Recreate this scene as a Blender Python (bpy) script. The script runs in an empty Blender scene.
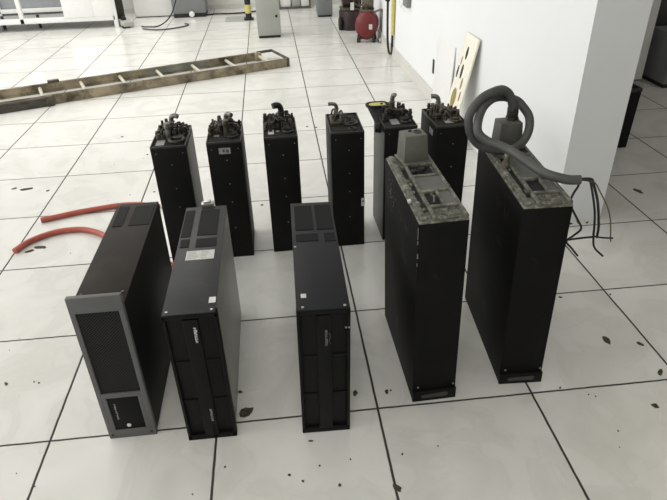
import bpy, bmesh, math, random
from mathutils import Vector, Matrix
S = 0.46                                    # one floor tile in metres
SC = bpy.context.scene
COL = SC.collection
rnd = random.Random(7)

# ------------------------------------------------------------------ materials
def nodes(name):
    m = bpy.data.materials.new(name); m.use_nodes = True
    nt = m.node_tree
    return m, nt, nt.nodes['Principled BSDF']
def N(nt, t, **kw):
    n = nt.nodes.new(t)
    for k, v in kw.items(): setattr(n, k, v)
    return n
def ramp(nt, fac, stops):
    r = N(nt, 'ShaderNodeValToRGB')
    e = r.color_ramp.elements
    while len(e) < len(stops): e.new(0.5)
    for i, (p, c) in enumerate(stops):
        e[i].position = p; e[i].color = (*c, 1) if len(c) == 3 else c
    nt.links.new(fac, r.inputs[0]); return r.outputs[0]
def mat(name, col, rough=0.5, metal=0.0, spec=0.5, var=0.15, scale=30.0, dust=None, dust_amt=0.0, bump=0.0):
    m, nt, b = nodes(name)
    tc = N(nt, 'ShaderNodeTexCoord')
    n1 = N(nt, 'ShaderNodeTexNoise'); n1.inputs['Scale'].default_value = scale; n1.inputs['Detail'].default_value = 6
    nt.links.new(tc.outputs['Object'], n1.inputs['Vector'])
    lo = tuple(c * (1 - var) for c in col); hi = tuple(min(1, c * (1 + var)) for c in col)
    c = ramp(nt, n1.outputs['Fac'], [(0.3, lo), (0.7, hi)])
    if dust:
        n2 = N(nt, 'ShaderNodeTexNoise'); n2.inputs['Scale'].default_value = scale * 0.9; n2.inputs['Detail'].default_value = 9; n2.inputs['Roughness'].default_value = 0.7
        nt.links.new(tc.outputs['Object'], n2.inputs['Vector'])
        f = ramp(nt, n2.outputs['Fac'], [(0.6 - dust_amt * 0.35, (0, 0, 0)), (0.78 - dust_amt * 0.3, (1, 1, 1))])
        mx = N(nt, 'ShaderNodeMix', data_type='RGBA')
        nt.links.new(f, mx.inputs[0]); nt.links.new(c, mx.inputs[6]); mx.inputs[7].default_value = (*dust, 1)
        c = mx.outputs[2]
    nt.links.new(c, b.inputs['Base Color'])
    b.inputs['Roughness'].default_value = rough
    b.inputs['Metallic'].default_value = metal
    b.inputs['Specular IOR Level'].default_value = spec
    if bump:
        bp = N(nt, 'ShaderNodeBump'); bp.inputs['Strength'].default_value = bump; bp.inputs['Distance'].default_value = 0.002
        nt.links.new(n1.outputs['Fac'], bp.inputs['Height']); nt.links.new(bp.outputs[0], b.inputs['Normal'])
    return m
def grille_mat(name, solid, hole, pitch):
    """perforated sheet: round holes on a staggered grid in object space (x, z or x, y)"""
    m, nt, b = nodes(name)
    tc = N(nt, 'ShaderNodeTexCoord')
    sep = N(nt, 'ShaderNodeSeparateXYZ'); nt.links.new(tc.outputs['Object'], sep.inputs[0])
    add = N(nt, 'ShaderNodeMath', operation='ADD'); nt.links.new(sep.outputs[1], add.inputs[0]); nt.links.new(sep.outputs[2], add.inputs[1])
    def M(op, a, bb=None):
        n = N(nt, 'ShaderNodeMath', operation=op)
        for i, v in enumerate((a, bb)):
            if v is None: continue
            if isinstance(v, (int, float)): n.inputs[i].default_value = v
            else: nt.links.new(v, n.inputs[i])
        return n.outputs[0]
    u = M('DIVIDE', sep.outputs[0], pitch); v = M('DIVIDE', add.outputs[0], pitch)
    d = []
    for off in (0.0, 0.5):
        fu = M('SUBTRACT', M('FRACT', M('ADD', u, off + 100)), 0.5); fv = M('SUBTRACT', M('FRACT', M('ADD', v, off + 100)), 0.5)
        d.append(M('ADD', M('MULTIPLY', fu, fu), M('MULTIPLY', fv, fv)))
    dm = M('MINIMUM', d[0], d[1])
    f = M('LESS_THAN', dm, 0.085)
    mx = N(nt, 'ShaderNodeMix', data_type='RGBA'); nt.links.new(f, mx.inputs[0])
    mx.inputs[6].default_value = (*solid, 1); mx.inputs[7].default_value = (*hole, 1)
    nt.links.new(mx.outputs[2], b.inputs['Base Color']); b.inputs['Roughness'].default_value = 0.6; b.inputs['Specular IOR Level'].default_value = 0.12
    return m

BLACK = mat('black_powder_coat', (0.0055, 0.0055, 0.0055), 0.55, spec=0.16, var=0.2, scale=14)
BLACKDUST = mat('dusty_black_coat', (0.0055, 0.0055, 0.0055), 0.6, spec=0.12, var=0.25, scale=9, dust=(0.05, 0.05, 0.045), dust_amt=0.0)
LIDGREY = mat('charcoal_sheet_metal', (0.032, 0.033, 0.0345), 0.5, spec=0.28, var=0.15, scale=12, dust=(0.055, 0.054, 0.050), dust_amt=0.05)
LIDBROWN = mat('dusty_brown_black_lid', (0.026, 0.021, 0.018), 0.6, spec=0.15, var=0.25, scale=8, dust=(0.045, 0.038, 0.030), dust_amt=0.1)
LIDBLACK = mat('black_lid_metal', (0.012, 0.013, 0.0155), 0.55, spec=0.22, var=0.15, scale=10)
SIDEALU = mat('brushed_grey_side', (0.33, 0.33, 0.30), 0.4, metal=0.25, var=0.1, scale=20)
PANELGREY = mat('grey_painted_front', (0.098, 0.101, 0.101), 0.5, var=0.08, scale=25)
COVER = mat('black_plastic_cover', (0.005, 0.005, 0.005), 0.5, spec=0.15, var=0.1)
GRILLE = grille_mat('perforated_black_mesh', (0.036, 0.036, 0.034), (0.002, 0.002, 0.002), 0.0082)
VENT = grille_mat('perforated_vent', (0.013, 0.0135, 0.0145), (0.001, 0.001, 0.001), 0.0095)
PRINT = mat('pale_grey_print', (0.32, 0.32, 0.31), 0.6, var=0.05)
PRINTDIM = mat('dim_grey_print', (0.17, 0.17, 0.17), 0.6, var=0.05)
PRINTW = mat('white_print', (0.65, 0.65, 0.63), 0.6, var=0.05)
LABEL = mat('paper_label', (0.55, 0.55, 0.53), 0.7, var=0.06, scale=60)
LABELGREY = mat('worn_grey_label', (0.30, 0.30, 0.30), 0.7, var=0.2, scale=90)
INK = mat('label_ink', (0.05, 0.05, 0.05), 0.7)
SCREW = mat('zinc_screw', (0.45, 0.45, 0.43), 0.35, metal=0.9, var=0.1)
DARKSCREW = mat('dark_rivet', (0.05, 0.05, 0.05), 0.35, metal=0.5, var=0.1)
TOPDUST = mat('dusty_dark_top', (0.018, 0.017, 0.015), 0.75, spec=0.2, var=0.35, scale=45, dust=(0.085, 0.08, 0.068), dust_amt=0.13, bump=0.3)
RIM = mat('black_rim_edge', (0.014, 0.014, 0.013), 0.5, var=0.2, scale=30)
BRASS = mat('tarnished_brass', (0.060, 0.052, 0.036), 0.5, metal=0.4, var=0.5, scale=55, dust=(0.26, 0.245, 0.20), dust_amt=0.16)
STEEL = mat('dull_steel_fitting', (0.15, 0.145, 0.125), 0.45, metal=0.5, var=0.4, scale=50, dust=(0.32, 0.31, 0.27), dust_amt=0.2)
DARKFIT = mat('dark_fitting', (0.024, 0.022, 0.018), 0.5, metal=0.2, var=0.4, scale=60, dust=(0.17, 0.16, 0.135), dust_amt=0.1)
RUBBER = mat('black_rubber', (0.010, 0.010, 0.010), 0.6, var=0.2)
FRAMEDUST = mat('dusty_beige_frame', (0.105, 0.105, 0.086), 0.7, metal=0.1, var=0.5, scale=48, dust=(0.36, 0.35, 0.27), dust_amt=0.24, bump=0.4)
CELLGREY = mat('grey_cell_plate', (0.10, 0.105, 0.095), 0.6, var=0.12, scale=40)
CHIP = mat('pale_scuff', (0.16, 0.16, 0.15), 0.6)
SLOT = mat('worn_slot_metal', (0.045, 0.046, 0.044), 0.5, var=0.3)
CELLDARK = mat('dark_cell_opening', (0.006, 0.006, 0.006), 0.8)
BOXGREY = mat('grey_cast_box', (0.115, 0.12, 0.10), 0.55, var=0.15, scale=25)
BOXDARK = mat('dark_grey_cast_box', (0.075, 0.076, 0.066), 0.55, var=0.18, scale=25)
CABLE = mat('grey_cable_sheath', (0.070, 0.071, 0.070), 0.6, var=0.15, scale=30)
STEMBRASS = mat('dull_brass_stem', (0.27, 0.25, 0.19), 0.4, metal=0.7, var=0.3, scale=60)
WIRE = mat('black_wire', (0.012, 0.012, 0.012), 0.55)
WIREBROWN = mat('brown_wire', (0.12, 0.10, 0.06), 0.6)
HOSE = mat('orange_red_hose', (0.40, 0.085, 0.055), 0.45, var=0.12, scale=30)
YELLOW = mat('yellow_plastic', (0.56, 0.50, 0.14), 0.5, var=0.1)
WHITEMETAL = mat('white_enamel', (0.78, 0.78, 0.76), 0.4, var=0.03)
WHITEPANEL = mat('white_sheet', (0.80, 0.80, 0.79), 0.5, var=0.02)
GREYPAINT = mat('grey_cabinet_paint', (0.36, 0.37, 0.34), 0.5, var=0.06, scale=6)
GREYDARK = mat('dark_grey_paint', (0.20, 0.21, 0.21), 0.5, var=0.1, scale=6)
BLUEGREY = mat('blue_grey_panel', (0.30, 0.315, 0.33), 0.5, var=0.06)
CREAM = mat('cream_board', (0.84, 0.81, 0.70), 0.5, var=0.04)
OCHRE = mat('ochre_board_core', (0.30, 0.23, 0.075), 0.7, var=0.3, scale=80)
LADDERM = mat('dirty_ladder_rail', (0.29, 0.245, 0.165), 0.6, var=0.35, scale=6, dust=(0.055, 0.038, 0.022), dust_amt=0.42)
LADDERG = mat('worn_green_ladder_rail', (0.17, 0.18, 0.15), 0.6, var=0.3, scale=9, dust=(0.09, 0.07, 0.045), dust_amt=0.2)
LADDERD = mat('dark_ladder_metal', (0.06, 0.053, 0.042), 0.5, var=0.4, scale=14, dust=(0.16, 0.14, 0.10), dust_amt=0.15)
RUNG = mat('pale_rung', (0.50, 0.47, 0.38), 0.5, metal=0.3, var=0.2)
RED = mat('red_tank_paint', (0.14, 0.012, 0.014), 0.4, var=0.2, scale=15)
MAROON = mat('dark_maroon_tank', (0.028, 0.014, 0.012), 0.45, var=0.25, scale=15)
MOTOR = mat('grimy_motor', (0.10, 0.085, 0.06), 0.55, metal=0.3, var=0.4, scale=40)
DIRT = mat('dried_dirt', (0.060, 0.052, 0.036), 0.9, var=0.5, scale=120)

LOCKERDARK = mat('near_black_locker_paint', (0.05, 0.052, 0.05), 0.5, var=0.15, scale=6)
POSTPAINT = mat('grimy_white_post_paint', (0.80, 0.80, 0.77), 0.55, var=0.08, scale=3)
def floor_mat():
    m, nt, b = nodes('white_marbled_tiles')
    tc = N(nt, 'ShaderNodeTexCoord')
    sep = N(nt, 'ShaderNodeSeparateXYZ'); nt.links.new(tc.outputs['Object'], sep.inputs[0])
    def M(op, a, bb=None, cc=None):
        n = N(nt, 'ShaderNodeMath', operation=op)
        for i, v in enumerate((a, bb, cc)):
            if v is None: continue
            if isinstance(v, (int, float)): n.inputs[i].default_value = v
            else: nt.links.new(v, n.inputs[i])
        return n.outputs[0]
    u = M('DIVIDE', sep.outputs[0], S); v = M('DIVIDE', sep.outputs[1], S)
    # slight wobble of joint edges
    nw = N(nt, 'ShaderNodeTexNoise'); nw.inputs['Scale'].default_value = 22; nt.links.new(tc.outputs['Object'], nw.inputs['Vector'])
    wob = M('MULTIPLY', M('SUBTRACT', nw.outputs['Fac'], 0.5), 0.006)
    def dist(x): return M('ABSOLUTE', M('SUBTRACT', M('FRACT', M('ADD', M('ADD', x, wob), 100.5)), 0.5))
    du, dv = dist(u), dist(v)
    fu = M('SUBTRACT', 1.0, M('SMOOTH_MIN', M('MULTIPLY', M('MAXIMUM', M('SUBTRACT', du, 0.0055), 0.0), 260), 1.0, 0.01))
    fv = M('SUBTRACT', 1.0, M('SMOOTH_MIN', M('MULTIPLY', M('MAXIMUM', M('SUBTRACT', dv, 0.0048), 0.0), 260), 1.0, 0.01))
    grout = M('MAXIMUM', fu, fv)
    # tile tone: each tile its own slight tint
    cu = M('FLOOR', M('ADD', u, 100)); cv = M('FLOOR', M('ADD', v, 100))
    cmb = N(nt, 'ShaderNodeCombineXYZ'); nt.links.new(cu, cmb.inputs[0]); nt.links.new(cv, cmb.inputs[1])
    wn = N(nt, 'ShaderNodeTexWhiteNoise'); nt.links.new(cmb.outputs[0], wn.inputs['Vector'])
    # veins, offset per tile
    vm = N(nt, 'ShaderNodeVectorMath', operation='MULTIPLY_ADD')
    nt.links.new(wn.outputs['Color'], vm.inputs[0]); vm.inputs[1].default_value = (7, 7, 7); nt.links.new(tc.outputs['Object'], vm.inputs[2])
    n1 = N(nt, 'ShaderNodeTexNoise'); n1.inputs['Scale'].default_value = 3.2; n1.inputs['Detail'].default_value = 7; n1.inputs['Distortion'].default_value = 1.6
    nt.links.new(vm.outputs[0], n1.inputs['Vector'])
    base = ramp(nt, n1.outputs['Fac'], [(0.30, (0.66, 0.655, 0.62)), (0.50, (0.73, 0.725, 0.69)), (0.70, (0.77, 0.765, 0.735))])
    ab = M('ABSOLUTE', M('SUBTRACT', n1.outputs['Fac'], 0.45))
    vein = M('MULTIPLY', M('SUBTRACT', 1.0, M('MINIMUM', M('MULTIPLY', ab, 40), 1.0)), 0.13)
    mx = N(nt, 'ShaderNodeMix', data_type='RGBA'); nt.links.new(vein, mx.inputs[0]); nt.links.new(base, mx.inputs[6]); mx.inputs[7].default_value = (0.46, 0.455, 0.42, 1)
    # grime: brown smear patches
    n2 = N(nt, 'ShaderNodeTexNoise'); n2.inputs['Scale'].default_value = 1.3; n2.inputs['Detail'].default_value = 8; n2.inputs['Roughness'].default_value = 0.65
    nt.links.new(tc.outputs['Object'], n2.inputs['Vector'])
    g = ramp(nt, n2.outputs['Fac'], [(0.55, (0, 0, 0)), (0.75, (0.35, 0.35, 0.35))])
    mg = N(nt, 'ShaderNodeMix', data_type='RGBA'); nt.links.new(g, mg.inputs[0]); nt.links.new(mx.outputs[2], mg.inputs[6]); mg.inputs[7].default_value = (0.48, 0.44, 0.36, 1)
    mt = N(nt, 'ShaderNodeMix', data_type='RGBA'); mt.blend_type = 'MULTIPLY'; mt.inputs[0].default_value = 1
    tint = ramp(nt, wn.outputs['Value'], [(0, (0.95, 0.95, 0.94)), (1, (1, 1, 1))])
    nt.links.new(mg.outputs[2], mt.inputs[6]); nt.links.new(tint, mt.inputs[7])
    mj = N(nt, 'ShaderNodeMix', data_type='RGBA'); nt.links.new(grout, mj.inputs[0]); nt.links.new(mt.outputs[2], mj.inputs[6]); mj.inputs[7].default_value = (0.035, 0.033, 0.027, 1)
    nt.links.new(mj.outputs[2], b.inputs['Base Color'])
    rr = M('ADD', M('MULTIPLY', n2.outputs['Fac'], 0.22), 0.10)
    nt.links.new(M('MAXIMUM', rr, M('MULTIPLY', grout, 0.8)), b.inputs['Roughness'])
    b.inputs['Specular IOR Level'].default_value = 0.5
    bp = N(nt, 'ShaderNodeBump'); bp.inputs['Strength'].default_value = 0.5; bp.inputs['Distance'].default_value = 0.002
    nt.links.new(M('SUBTRACT', 1.0, grout), bp.inputs['Height']); nt.links.new(bp.outputs[0], b.inputs['Normal'])
    return m
FLOOR = floor_mat()
WALL = mat('white_wall_paint', (0.80, 0.815, 0.83), 0.6, var=0.015, scale=2.5, dust=(0.70, 0.70, 0.68), dust_amt=-0.2)
WALLBACK = mat('pale_back_wall_paint', (0.70, 0.70, 0.68), 0.6, var=0.03, scale=2)
SKIRT = mat('tile_skirting', (0.62, 0.61, 0.57), 0.3, var=0.04, scale=6)

# ------------------------------------------------------------------ mesh helpers (tile units -> metres)
class MB:
    def __init__(self): self.bm = bmesh.new()
    def _merge(self, b2, M=None):
        if M is not None: bmesh.ops.transform(b2, matrix=M, verts=b2.verts)
        me = bpy.data.meshes.new('tmp'); b2.to_mesh(me); b2.free(); self.bm.from_mesh(me); bpy.data.meshes.remove(me)
    def box(self, x0, x1, y0, y1, z0, z1, bev=0.0, M=None, seg=2):
        b = bmesh.new(); bmesh.ops.create_cube(b, size=1)
        for v in b.verts:
            v.co = Vector((x0 + (v.co.x + .5) * (x1 - x0), y0 + (v.co.y + .5) * (y1 - y0), z0 + (v.co.z + .5) * (z1 - z0)))
        if bev: bmesh.ops.bevel(b, geom=b.edges[:], offset=bev, segments=seg, profile=0.5, affect='EDGES')
        self._merge(b, M); return self
    def cyl(self, p0, p1, r0, r1=None, n=20, bev=0.0):
        r1 = r0 if r1 is None else r1
        p0, p1 = Vector(p0), Vector(p1); d = p1 - p0
        b = bmesh.new(); bmesh.ops.create_cone(b, cap_ends=True, segments=n, radius1=r0, radius2=r1, depth=d.length)
        if bev:
            es = [e for e in b.edges if abs(e.verts[0].co.z - e.verts[1].co.z) < 1e-9]
            bmesh.ops.bevel(b, geom=es, offset=bev, segments=2, profile=0.5, affect='EDGES')
        q = Vector((0, 0, 1)).rotation_difference(d.normalized())
        self._merge(b, Matrix.Translation((p0 + p1) / 2) @ q.to_matrix().to_4x4()); return self
    def tube(self, pts, r, n=12, sub=6, taper=None):
        pts = [Vector(p) for p in pts]
        path = []
        ext = [pts[0] * 2 - pts[1]] + pts + [pts[-1] * 2 - pts[-2]]
        for i in range(1, len(ext) - 2):
            a, b_, c, d = ext[i - 1:i + 3]
            for k in range(sub):
                t = k / sub
                path.append(0.5 * ((2 * b_) + (c - a) * t + (2 * a - 5 * b_ + 4 * c - d) * t * t + (3 * b_ - a - 3 * c + d) * t ** 3))
        path.append(pts[-1])
        bm = self.bm; rings = []
        up = Vector((0, 0, 1)); tprev = None; nrm = None
        for i, p in enumerate(path):
            t = (path[min(i + 1, len(path) - 1)] - path[max(i - 1, 0)]).normalized()
            if nrm is None:
                nrm = t.orthogonal().normalized()
            else:
                nrm = (nrm - t * nrm.dot(t)).normalized()
            bn = t.cross(nrm)
            rr = r if taper is None else r * (1 + (taper - 1) * i / (len(path) - 1))
            rings.append([bm.verts.new(p + (nrm * math.cos(2 * math.pi * k / n) + bn * math.sin(2 * math.pi * k / n)) * rr) for k in range(n)])
        for A, B in zip(rings, rings[1:]):
            for k in range(n): bm.faces.new((A[k], A[(k + 1) % n], B[(k + 1) % n], B[k]))
        bm.faces.new(rings[0][::-1]); bm.faces.new(rings[-1]); return self
    def torus(self, c, R, r, axis=(0, 0, 1), n=28, m=8):
        bm = self.bm; q = Vector((0, 0, 1)).rotation_difference(Vector(axis).normalized()); c = Vector(c); rings = []
        for i in range(n):
            a = 2 * math.pi * i / n
            rings.append([bm.verts.new(c + q @ Vector(((R + r * math.cos(2 * math.pi * j / m)) * math.cos(a), (R + r * math.cos(2 * math.pi * j / m)) * math.sin(a), r * math.sin(2 * math.pi * j / m)))) for j in range(m)])
        for i in range(n):
            A, B = rings[i], rings[(i + 1) % n]
            for j in range(m): bm.faces.new((A[j], B[j], B[(j + 1) % m], A[(j + 1) % m]))
        return self
    def prism(self, poly, z0, z1, M=None, bev=0.0):
        b = bmesh.new()
        lo = [b.verts.new((x, y, z0)) for x, y in poly]; hi = [b.verts.new((x, y, z1)) for x, y in poly]
        k = len(poly)
        b.faces.new(lo[::-1]); b.faces.new(hi)
        for i in range(k): b.faces.new((lo[i], lo[(i + 1) % k], hi[(i + 1) % k], hi[i]))
        if bev: bmesh.ops.bevel(b, geom=b.edges[:], offset=bev, segments=2, profile=0.5, affect='EDGES')
        self._merge(b, M); return self
    def hull8(self, b4, t4, bev=0.0):
        b = bmesh.new()
        lo = [b.verts.new(p) for p in b4]; hi = [b.verts.new(p) for p in t4]
        b.faces.new(lo[::-1]); b.faces.new(hi)
        for i in range(4): b.faces.new((lo[i], lo[(i + 1) % 4], hi[(i + 1) % 4], hi[i]))
        if bev: bmesh.ops.bevel(b, geom=b.edges[:], offset=bev, segments=2, profile=0.5, affect='EDGES')
        self._merge(b); return self
    def frame(self, x0, x1, y0, y1, t, z0, z1, bev=0.0, M=None):
        """rectangular ring lying in xy"""
        self.box(x0, x1, y0, y0 + t, z0, z1, bev, M); self.box(x0, x1, y1 - t, y1, z0, z1, bev, M)
        self.box(x0, x0 + t, y0 + t, y1 - t, z0, z1, bev, M); self.box(x1 - t, x1, y0 + t, y1 - t, z0, z1, bev, M); return self
    def build(self, name, material, parent=None, smooth=True):
        bm = self.bm
        bmesh.ops.recalc_face_normals(bm, faces=bm.faces[:])
        bmesh.ops.scale(bm, vec=(S, S, S), verts=bm.verts)
        me = bpy.data.meshes.new(name); bm.to_mesh(me); bm.free()
        o = bpy.data.objects.new(name, me); COL.objects.link(o); me.materials.append(material)
        if smooth:
            me.polygons.foreach_set('use_smooth', [True] * len(me.polygons))
            try: me.set_sharp_from_angle(angle=math.radians(38))
            except Exception: pass
        if parent: o.parent = parent
        return o
def tag(o, label=None, cat=None, group=None, kind=None):
    if label: o['label'] = label
    if cat: o['category'] = cat
    if group: o['group'] = group
    if kind: o['kind'] = kind
    return o
def root(name, label, cat, loc=(0, 0, 0), rot=(0, 0, 0), group=None):
    o = bpy.data.objects.new(name, None); COL.objects.link(o); o.empty_display_size = 0.1
    o.location = Vector(loc) * S; o.rotation_euler = rot
    return tag(o, label, cat, group)
R = math.radians
def FRONT(x, z, y=0.0):
    """maps a sheet drawn in (u, v) with thickness along +w onto a front face (normal -y) at local (x, y, z)"""
    return Matrix(((1, 0, 0, x), (0, 0, -1, y), (0, 1, 0, z), (0, 0, 0, 1)))
def glyphs(mb, n, length, height, thick=0.002, seed=1, heavy=0.2):
    """a worn, unreadable run of letter strokes along +x starting at the origin"""
    r = random.Random(seed); w = length / n
    for i in range(n):
        x = i * w
        mb.box(x, x + w * 0.28, 0, height * r.uniform(0.75, 1.0), 0, thick)
        mb.box(x + w * 0.2, x + w * 0.75, height * r.choice((0.0, 0.38, 0.7)), height * r.choice((0.5, 0.62, 0.9)) if False else 0, 0, thick) if False else None
        k = r.randint(1, 2)
        for _ in range(k):
            h = r.choice((0.0, 0.38, 0.72)) * height
            mb.box(x + w * 0.2, x + w * 0.78, h, h + height * heavy, 0, thick)
        if r.random() < 0.5: mb.box(x + w * 0.58, x + w * 0.8, 0, height * 0.7, 0, thick)
    return mb

# ------------------------------------------------------------------ setting
X0, X1, Y0, Y1 = -9.0, 11.0, -7.0, 14.9
f = MB().box(X0, X1, Y0, Y1, -0.12, 0.0).build('floor', FLOOR, smooth=False); tag(f, 'white marbled square tile floor with dark joints', 'floor', kind='structure')
# the white wall on the right, ending in a square pier whose end faces the camera
poly = [(3.07, 2.1), (3.53, 2.1), (3.38, 4.5), (3.32, 6.0), (3.30, Y1), (2.80, Y1), (2.80, 9.0), (2.84, 5.6), (2.88, 4.0)]
f = MB().prism(poly, 0, 6.5).build('wall_right', WALL, smooth=False); tag(f, 'white wall ending in a square pier on the right', 'wall', kind='structure')
sk = MB().hull8([(2.77, Y1, 0), (2.77, 9, 0), (2.80, 9, 0), (2.80, Y1, 0)], [(2.775, Y1, .19), (2.775, 9, .19), (2.80, 9, .19), (2.80, Y1, .19)])
sk.hull8([(2.77, 9, 0), (2.81, 5.7, 0), (2.838, 5.7, 0), (2.80, 9, 0)], [(2.775, 9, .19), (2.815, 5.7, .19), (2.838, 5.7, .19), (2.80, 9, .19)])
tag(sk.build('baseboard_right', SKIRT, smooth=False), 'low tile skirting along the white wall', 'baseboard', kind='structure')
tag(MB().box(X0, 3.30, Y1, Y1 + .3, 0, 6.5).build('wall_back', WALLBACK, smooth=False), 'pale wall behind the machines', 'wall', kind='structure')
tag(MB().box(X0, 2.76, Y1 - .03, Y1, 0, .12).build('baseboard_back', SKIRT, smooth=False), 'pale skirting at the back wall', 'baseboard', kind='structure')
tag(MB().box(3.30, X1, 8.6, 8.9, 0, 6.5).build('wall_alcove', WALLBACK, smooth=False), 'pale wall behind the room to the right of the pier', 'wall', kind='structure')

tag(MB().box(X0 - .3, X1 + .3, Y0 - .3, Y1 + .3, 6.5, 6.8).build('ceiling', WALLBACK, smooth=False), 'pale flat ceiling', 'ceiling', kind='structure')
tag(MB().box(X0, X1, Y0 - .3, Y0, 0, 6.5).build('wall_front', WALLBACK, smooth=False), 'pale wall on the camera side', 'wall', kind='structure')
tag(MB().box(X1, X1 + .3, Y0, Y1, 0, 6.5).build('wall_far_right', WALLBACK, smooth=False), 'pale wall at the far right', 'wall', kind='structure')

# ------------------------------------------------------------------ front row: rack units
# A: grey framed mesh front
A = root('rack_unit', 'grey-framed rack unit with perforated mesh front, leftmost of the front row', 'power unit', (-0.50, -0.03, 0), (R(-.7), 0, 0), 'rack units in the front row')
hw = 0.1395
m = MB().box(-.138, .138, .03, 1.235, .016, .965, .004); m.build('chassis', BLACK, A); tag(MB().box(-.1385, .1385, .03, 1.236, .955, .9655, .002).build('lid', LIDBROWN, A), 'dusty brownish lid')
# front panel as an actual frame around the mesh and cover
pm = MB()
def PB(mb, u0, u1, v0, v1, y0, y1, bev=.0025): mb.box(-hw + u0 * 2 * hw, -hw + u1 * 2 * hw, y0, y1, 1.038 * (1 - v1), 1.038 * (1 - v0), bev)
PB(pm, 0, 1, 0, .095, 0, .03); PB(pm, 0, 1, .935, 1, 0, .03); PB(pm, 0, .10, .09, .94, 0, .03); PB(pm, .90, 1, .09, .94, 0, .03); PB(pm, .09, .91, .652, .685, 0, .03); PB(pm, .09, .175, .68, .94, 0, .03); PB(pm, .81, .91, .68, .94, 0, .03)
pan = pm.build('front_panel', PANELGREY, A); tag(pan, 'grey painted front frame')
g = MB(); PB(g, .095, .905, .09, .655, .010, .028, 0); tag(g.build('mesh_grille', GRILLE, pan, False), 'black perforated mesh')
g = MB(); PB(g, .17, .815, .68, .94, .006, .028, .003); cv = g.build('lower_cover', COVER, pan); tag(cv, 'black cover plate with faint print and round badge')
g = MB(); glyphs(g, 9, .13, .010, seed=5)
bmesh.ops.transform(g.bm, matrix=FRONT(-.062, .275, .0055) @ Matrix.Rotation(R(-90), 4, 'Z'), verts=g.bm.verts); g.build('lettering', PRINT, cv, False)
g = MB().cyl((-.008, .0075, .098), (-.008, .001, .098), .0125, n=24, bev=.001); tag(g.build('round_badge', PRINTW, cv), 'small round white badge')
for sx, sz in ((-.118, .03), (.112, .03)):
    MB().cyl((sx, .002, sz), (sx, -.004, sz), .009, n=12, bev=.001).build('screw', DARKSCREW, pan)
def plate(parent, name, material, x0, x1, y0, y1, z, t=.003, label=None):
    o = MB().box(x0, x1, y0, y1, z, z + t).build(name, material, parent, False)
    if label: tag(o, label)
    return o
plate(A, 'vent', VENT, -.112, -.050, .90, 1.18, .9655, label='narrow perforated vent')
plate(A, 'vent', VENT, -.006, .124, .90, 1.18, .9655, label='wide perforated vent')
for p in ((-.11, .14), (.11, .14), (-.12, 1.2), (.12, 1.2)): MB().cyl((p[0], p[1], .965), (p[0], p[1], .970), .007, n=12).build('screw', DARKSCREW, A)

def black_front(root_, h, hw, seed, mark):
    """moulded bezel: outer frame, centre strip, two columns of three recessed windows"""
    b = MB()
    b.box(-hw, hw, .014, .05, 0, h, .002)                                   # recessed back of the windows
    b.box(-hw, -hw + .018, 0, .03, 0, h, .003); b.box(hw - .018, hw, 0, .03, 0, h, .003)
    b.box(-hw, hw, 0, .03, h - .022, h, .002); b.box(-hw, hw, 0, .03, 0, .04, .002)
    b.box(-.040, .040, -.002, .03, .03, h - .03, .004)
    for v in (.345, .66):
        b.box(-hw + .01, hw - .01, .007, .03, h * (1 - v) - .008, h * (1 - v) + .008, .002)
    return b.build('front_bezel', COVER, root_)

B = root('rack_unit', 'black-fronted rack unit with white paper label on its lid, second of the front row', 'power unit', (-.018, -.105, 0), (0, 0, 0), 'rack units in the front row')
m = MB().box(-.138, .134, .05, 1.205, 0, .935, .003); m.build('chassis', SIDEALU, B); 
o = MB().box(-.1395, .1355, .006, 1.207, .935, .943, .002).build('lid', LIDGREY, B); tag(o, 'charcoal sheet metal lid')
bz = black_front(B, .935, .143, 3, 0)
g = MB(); glyphs(g, 7, .105, .017, seed=14, heavy=.35); bmesh.ops.transform(g.bm, matrix=FRONT(.010, .855, -.0021) @ Matrix.Rotation(R(-90), 4, 'Z'), verts=g.bm.verts); tag(g.build('lettering', PRINTW, bz, False), 'worn white logo printed sideways')
g = MB(); glyphs(g, 8, .10, .014, seed=12); bmesh.ops.transform(g.bm, matrix=FRONT(.012, .25, -.0021) @ Matrix.Rotation(R(-90), 4, 'Z'), verts=g.bm.verts); g.build('lettering', PRINT, bz, False)
for x0, x1, y0, y1 in ((-.132, -.072, .80, 1.155), (-.032, .094, .81, 1.15), (-.124, -.070, .672, .77), (-.029, .099, .667, .767)):
    plate(B, 'vent', VENT, x0, x1, y0, y1, .943)
lb = plate(B, 'label', LABEL, -.074, .093, .524, .625, .943, .002, 'white paper label with faint print')
g = MB()
for k in range(5): g.box(-.065, -.065 + rnd.uniform(.05, .07), .54 + k * .017, .545 + k * .017, .945, .9455); g.box(.015, .015 + rnd.uniform(.03, .065), .54 + k * .017, .545 + k * .017, .945, .9455)
g.build('lettering', LABELGREY, lb, False)
plate(B, 'sticker', PRINTW, .096, .132, .085, .135, .943, .002, 'small white sticker')
for p in ((-.117, .03), (.117, .025)): MB().cyl((p[0], p[1], .943), (p[0], p[1], .947), .008, n=14, bev=.001).build('screw', SCREW, B)
g = MB().box(-.035, .05, 1.195, 1.245, .942, .966, .002).box(-.02, .03, 1.205, 1.24, .965, .978, .002); tag(g.build('rear_bracket', SCREW, B), 'bright metal bracket at the rear')

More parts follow.
